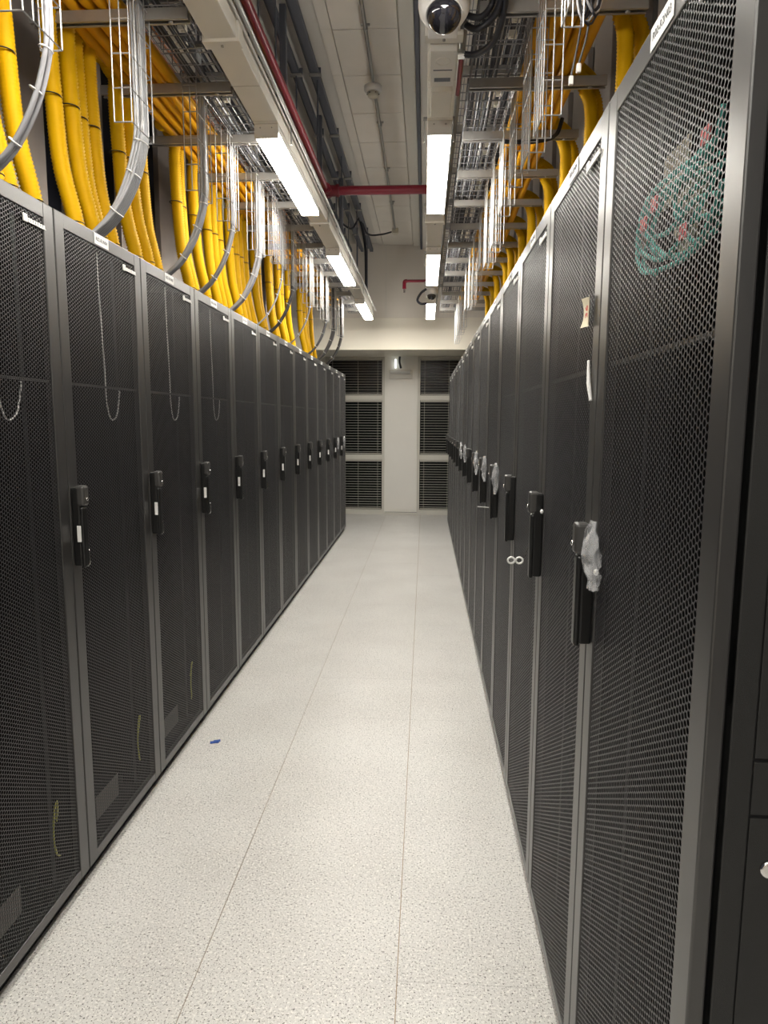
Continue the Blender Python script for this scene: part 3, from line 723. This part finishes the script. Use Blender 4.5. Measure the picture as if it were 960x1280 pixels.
for j, y in enumerate(LEFT_H):
    q = j % 4
    r = empty('yellow_hose', (-1.395-.035*(j % 2), y, 3.215)); r.rotation_euler = (0, 0, rnd.uniform(-.08, .08))
    n_ = j+1; suf = 'th' if 10 < n_ < 20 else {1: 'st', 2: 'nd', 3: 'rd'}.get(n_ % 10, 'th')
    tag(r, 'yellow corrugated hose dropping to the left row, %s from the camera' % (ORD[j] if j < 20 else '%d%s' % (n_, suf)), 'hose', 'yellow hoses above the left row')
    link('hose_tube', HL[q], r)
    for z in (-.33, -.80): link('black_tie', tie, r, tie_mesh(HK_L[q], z, -1))
for k in range(13):
    for j in range(2):
        q = (k*3+j) % 4; base = 1.75+.615*k+rnd.uniform(-.03, .03)
        r = empty('yellow_hose', (.745+.06*j, base+.085*j, 3.235+.03*j))
        tag(r, 'yellow corrugated hose above the right row, %s of the %s pair from the camera' % (['inner one', 'outer one'][j], ORD[k]), 'hose', 'yellow hoses above the right row')
        link('hose_tube', HR[q], r)
        for z in (-.33, -.62): link('black_tie', tie, r, tie_mesh(HK_R[q], z, 1))

# ------------------------------------------------------------------ wire drop baskets and the bundles they guide
def drop_mesh(sg, wid=.20, zt=3.24, zb=2.71, depth=.065):
    # base plane faces the aisle at local x=0, flanges reach away from the aisle (sg = -1 left row, +1 right row)
    m = MB(); t = .0026
    ys = [-wid, -wid*.75, -wid*.5, -wid*.25, 0]
    for y in ys: m.wire((0, y, zb), (0, y, zt), t)
    for y in (-wid, 0):
        for q in (.5, 1): m.wire((sg*depth*q, y, zb), (sg*depth*q, y, zt), t)
    n = 5
    for i in range(n):
        z = zb+(zt-zb)*i/(n-.4)
        m.wire((0, -wid, z), (0, 0, z), t); m.wire((0, -wid, z), (sg*depth, -wid, z), t); m.wire((0, 0, z), (sg*depth, 0, z), t)
    return m.mesh('drop_basket', M['wire'])
DL, DR = drop_mesh(-1), drop_mesh(1)
DL2, DR2 = drop_mesh(-1, .20, 3.24, 2.78), drop_mesh(1, .2, 3.24, 2.79)
drops_left = [(2.115, 3, 'light_cable', .0075, 0), (2.80, 15, 'grey_cable', .0062, 0), (3.55, 5, 'grey_cable', .0075, 0), (4.05, 4, 'light_cable', .0085, 0), (4.69, 5, 'light_cable', .009, 0),
              (5.15, 0, None, 0, 1), (5.40, 2, 'grey_cable', .006, 1), (5.84, 4, 'dark_cable', .009, 0), (6.35, 0, None, 0, 1), (6.70, 2, 'light_cable', .007, 0), (7.35, 0, None, 0, 1), (7.75, 3, 'dark_cable', .009, 0), (8.45, 5, 'dark_cable', .011, 0), (9.15, 3, 'dark_cable', .012, 0)]
for i, (y, n, cm, cr, short) in enumerate(drops_left):
    o = link('drop_basket', DL2 if short else DL, None, (-1.07, y, 0))
    tag(o, 'vertical wire drop basket on the left, %s from the camera' % ORD[i], 'wire basket', 'wire drop baskets on the left')
    if not n: continue
    r = empty('cable_bundle', (-1.07, y-.03, 2.72))
    colr = {'light_cable': 'light grey', 'grey_cable': 'grey', 'dark_cable': 'dark'}[cm]
    tag(r, '%s cable bundle curving from the %s left drop basket to a cabinet top' % (colr, ORD[i]), 'cables', 'cable bundles on the left')
    ncol = max(2, int(math.sqrt(n)*1.6))
    for c in range(n):
        a = (c % ncol - (ncol-1)/2)*cr*2.05; b = (c//ncol)*cr*2.0
        if n <= 4: a = (c-(n-1)/2)*cr*1.8; b = (c % 2)*cr
        pts = [(-.022-b, a*.8-.005, .50), (-.022-b, a*.8, .2), (-.022-b, a*.9, .02), (-.045-b, a, -.09), (-.085-b*.9, a, -.19), (-.15-b*.6, a, -.29), (-.23-b*.3, a*1.1, -.36), (-.28, a*1.2, -.40)]
        MB().tube(smooth_path(pts, 5), cr*.95, 7).obj('cable', M[cm], r)
    wd = (ncol*cr*1.05 if n > 4 else n*cr*.95)+.004; hb = ((n-1)//ncol+1)*cr*1.05+.004 if n > 4 else cr*1.6+.003
    for (zx, xx, ang) in ((-.02, -.026, 80), (-.13, -.062, 60), (-.27, -.135, 48)):
        ca = math.radians(ang); pts = []
        for q in range(20):
            th = 2*PI*q/20; u = wd*math.cos(th); v = hb*math.sin(th)
            nx = -math.sin(ca); nz = -math.cos(ca)*-1
            pts.append((xx-hb*.5*.9+v*math.sin(ca), u, zx-v*math.cos(ca)))
        MB().tube(pts, .0028, 4, closed=True).obj('cable_tie', M['tie'], r)
drops_right = [(2.30, 0), (2.82, 0), (3.16, 0), (3.63, 1), (4.12, 1), (4.62, 0), (5.1, 0), (5.6, 1), (6.3, 0), (6.9, 0), (7.5, 1), (8.4, 0), (8.9, 0), (9.5, 0), (9.95, 0)]
for i, (y, short) in enumerate(drops_right):
    zoff = .12 if i == 0 else 0
    o = link('drop_basket', DR2 if short else DR, None, (.40, y, zoff)); tag(o, 'vertical wire drop basket on the right, %s from the camera' % ORD[i], 'wire basket', 'wire drop baskets on the right')
# extra flat grey risers on the left, by the far drop baskets
for i, y in enumerate((2.80, 3.55, 4.69, 5.84, 8.45)):
    o = MB()
    for c in range(5): o.tube([(-1.095-.004*(c % 2), y-.05-.012*c, 3.21), (-1.095, y-.05-.012*c, 3.60)], .0052, 6)
    o = o.obj('cable_riser', M['grey_cable']); o['kind'] = 'stuff'; tag(o, 'grey cables rising between the left trays, %s group from the camera' % ORD[i], 'cables')

# cable coil hanging at the top right and its dangling leads
cc = empty('cable_coil', (.475, 2.36, 2.98)); tag(cc, 'black and white cable coil hanging from the nearest right drop basket', 'cable coil')
for i in range(7):
    w2 = .075+.010*(i % 3); hh = .15+.012*(i % 4)
    pts = [(.01*i*.6+.006*math.sin(a*2+i), w2*.5*math.cos(a)*(1.0)+.0, hh*math.sin(a)*1.0+.06+.004*i) for a in [2*PI*k/24 for k in range(24)]]
    pts = [(p[0]+p[1]*.9, p[1]*.4, p[2]) for p in pts]
    MB().tube(pts, .0042, 6, closed=True).obj('coil_loop', M['black_cable'] if i not in (2, 5) else M['light_cable'], cc)
for i, (x0, z0) in enumerate(((.545, 2.88), (.52, 2.85))):
    r = empty('loose_lead', (x0, 2.62, 3.15)); tag(r, 'thin dark lead with white plug hanging near the right coil, %s' % ['longer' if i else 'shorter', 'longer'][i], 'cable')
    z1 = -.26-.04*i
    MB().tube(smooth_path([(0, 0, 0), (.006, .01, -.10), (0, .02, -.18), (-.02, .03, z1)]), .004, 6).obj('lead', M['dark_cable'], r)
    MB().box(-.028, -.012, .022, .038, z1-.03, z1, .003).obj('plug', M['white'], r)
    MB().box(-.004, .012, .0, .012, -.085, -.05, .002).obj('tape_wrap', M['white'], r)
o = MB().tube(smooth_path([(.41, 3.98, 3.135), (.50, 3.98, 3.13), (.60, 3.98, 3.135), (.68, 3.97, 3.16), (.71, 3.96, 3.24)]), .011, 8).obj('black_cable', M['black_cable']); tag(o, 'black cable lying along a right cross strut to the hoses', 'cable')

# cream clips on the upper trays
def clip_pair(x, y, z, label, group):
    r = empty('tray_clip', (x, y, z)); tag(r, label, 'clip', group)
    for s in (-.026, .026):
        m = MB(); m.box(s-.020, s-.008, -.016, .016, 0, .03, .002).box(s+.008, s+.020, -.016, .016, 0, .03, .002).box(s-.008, s+.008, -.016, -.006, 0, .03, .002).box(s-.008, s+.008, .006, .016, 0, .03, .002)
        m.obj('clip_body', M['cream_plastic'], r)
for i in range(8):
    y = 3.55+i*.75
    clip_pair(-1.22, y, 3.505, 'cream clip pair under the upper left tray, %s from the camera' % ORD[2*i], 'cream clips on the left')
    clip_pair(-1.27, y+.16, 3.505, 'cream clip pair under the upper left tray, %s from the camera' % ORD[2*i+1], 'cream clips on the left')
    clip_pair(.38, y, 3.505, 'cream clip pair under the upper right tray, %s from the camera' % ORD[2*i], 'cream clips on the right')
    clip_pair(.38, y+.14, 3.505, 'cream clip pair under the upper right tray, %s from the camera' % ORD[2*i+1], 'cream clips on the right')

# emergency light on the pillar and its cable
em = empty('emergency_light', (-.42, Y_END-.07, 2.42)); tag(em, 'grey wall-mounted emergency light at the top of the pillar', 'emergency light')
MB().box(-.20, .20, -.035, 0, -.075, .075, .006).obj('light_housing', M['trunk'], em)
MB().tube([(-.18, -.05, .03), (.16, -.05, .03)], .028, 14).obj('light_tube', M['white'], em)
vb = MB().box(-.525, -.495, Y_END-.14, Y_END-.11, 2.52, 2.67, .006).obj('glow_strip', mat('glow_strip_white', (.9, .9, .9), .4, emit=((.95, 1, .95), .8))); tag(vb, 'slim vertical white glowing strip hanging above the emergency light', 'lamp')  # white strip built with a weak emission of its own
o = MB().tube(smooth_path([(-.44, Y_END-.12, 2.715), (-.445, Y_END-.12, 2.63), (-.43, Y_END-.12, 2.56), (-.42, Y_END-.11, 2.52)]), .018, 8).obj('black_cable', M['black_cable']); tag(o, 'black cable dropping from the bulkhead to the emergency light', 'cable')
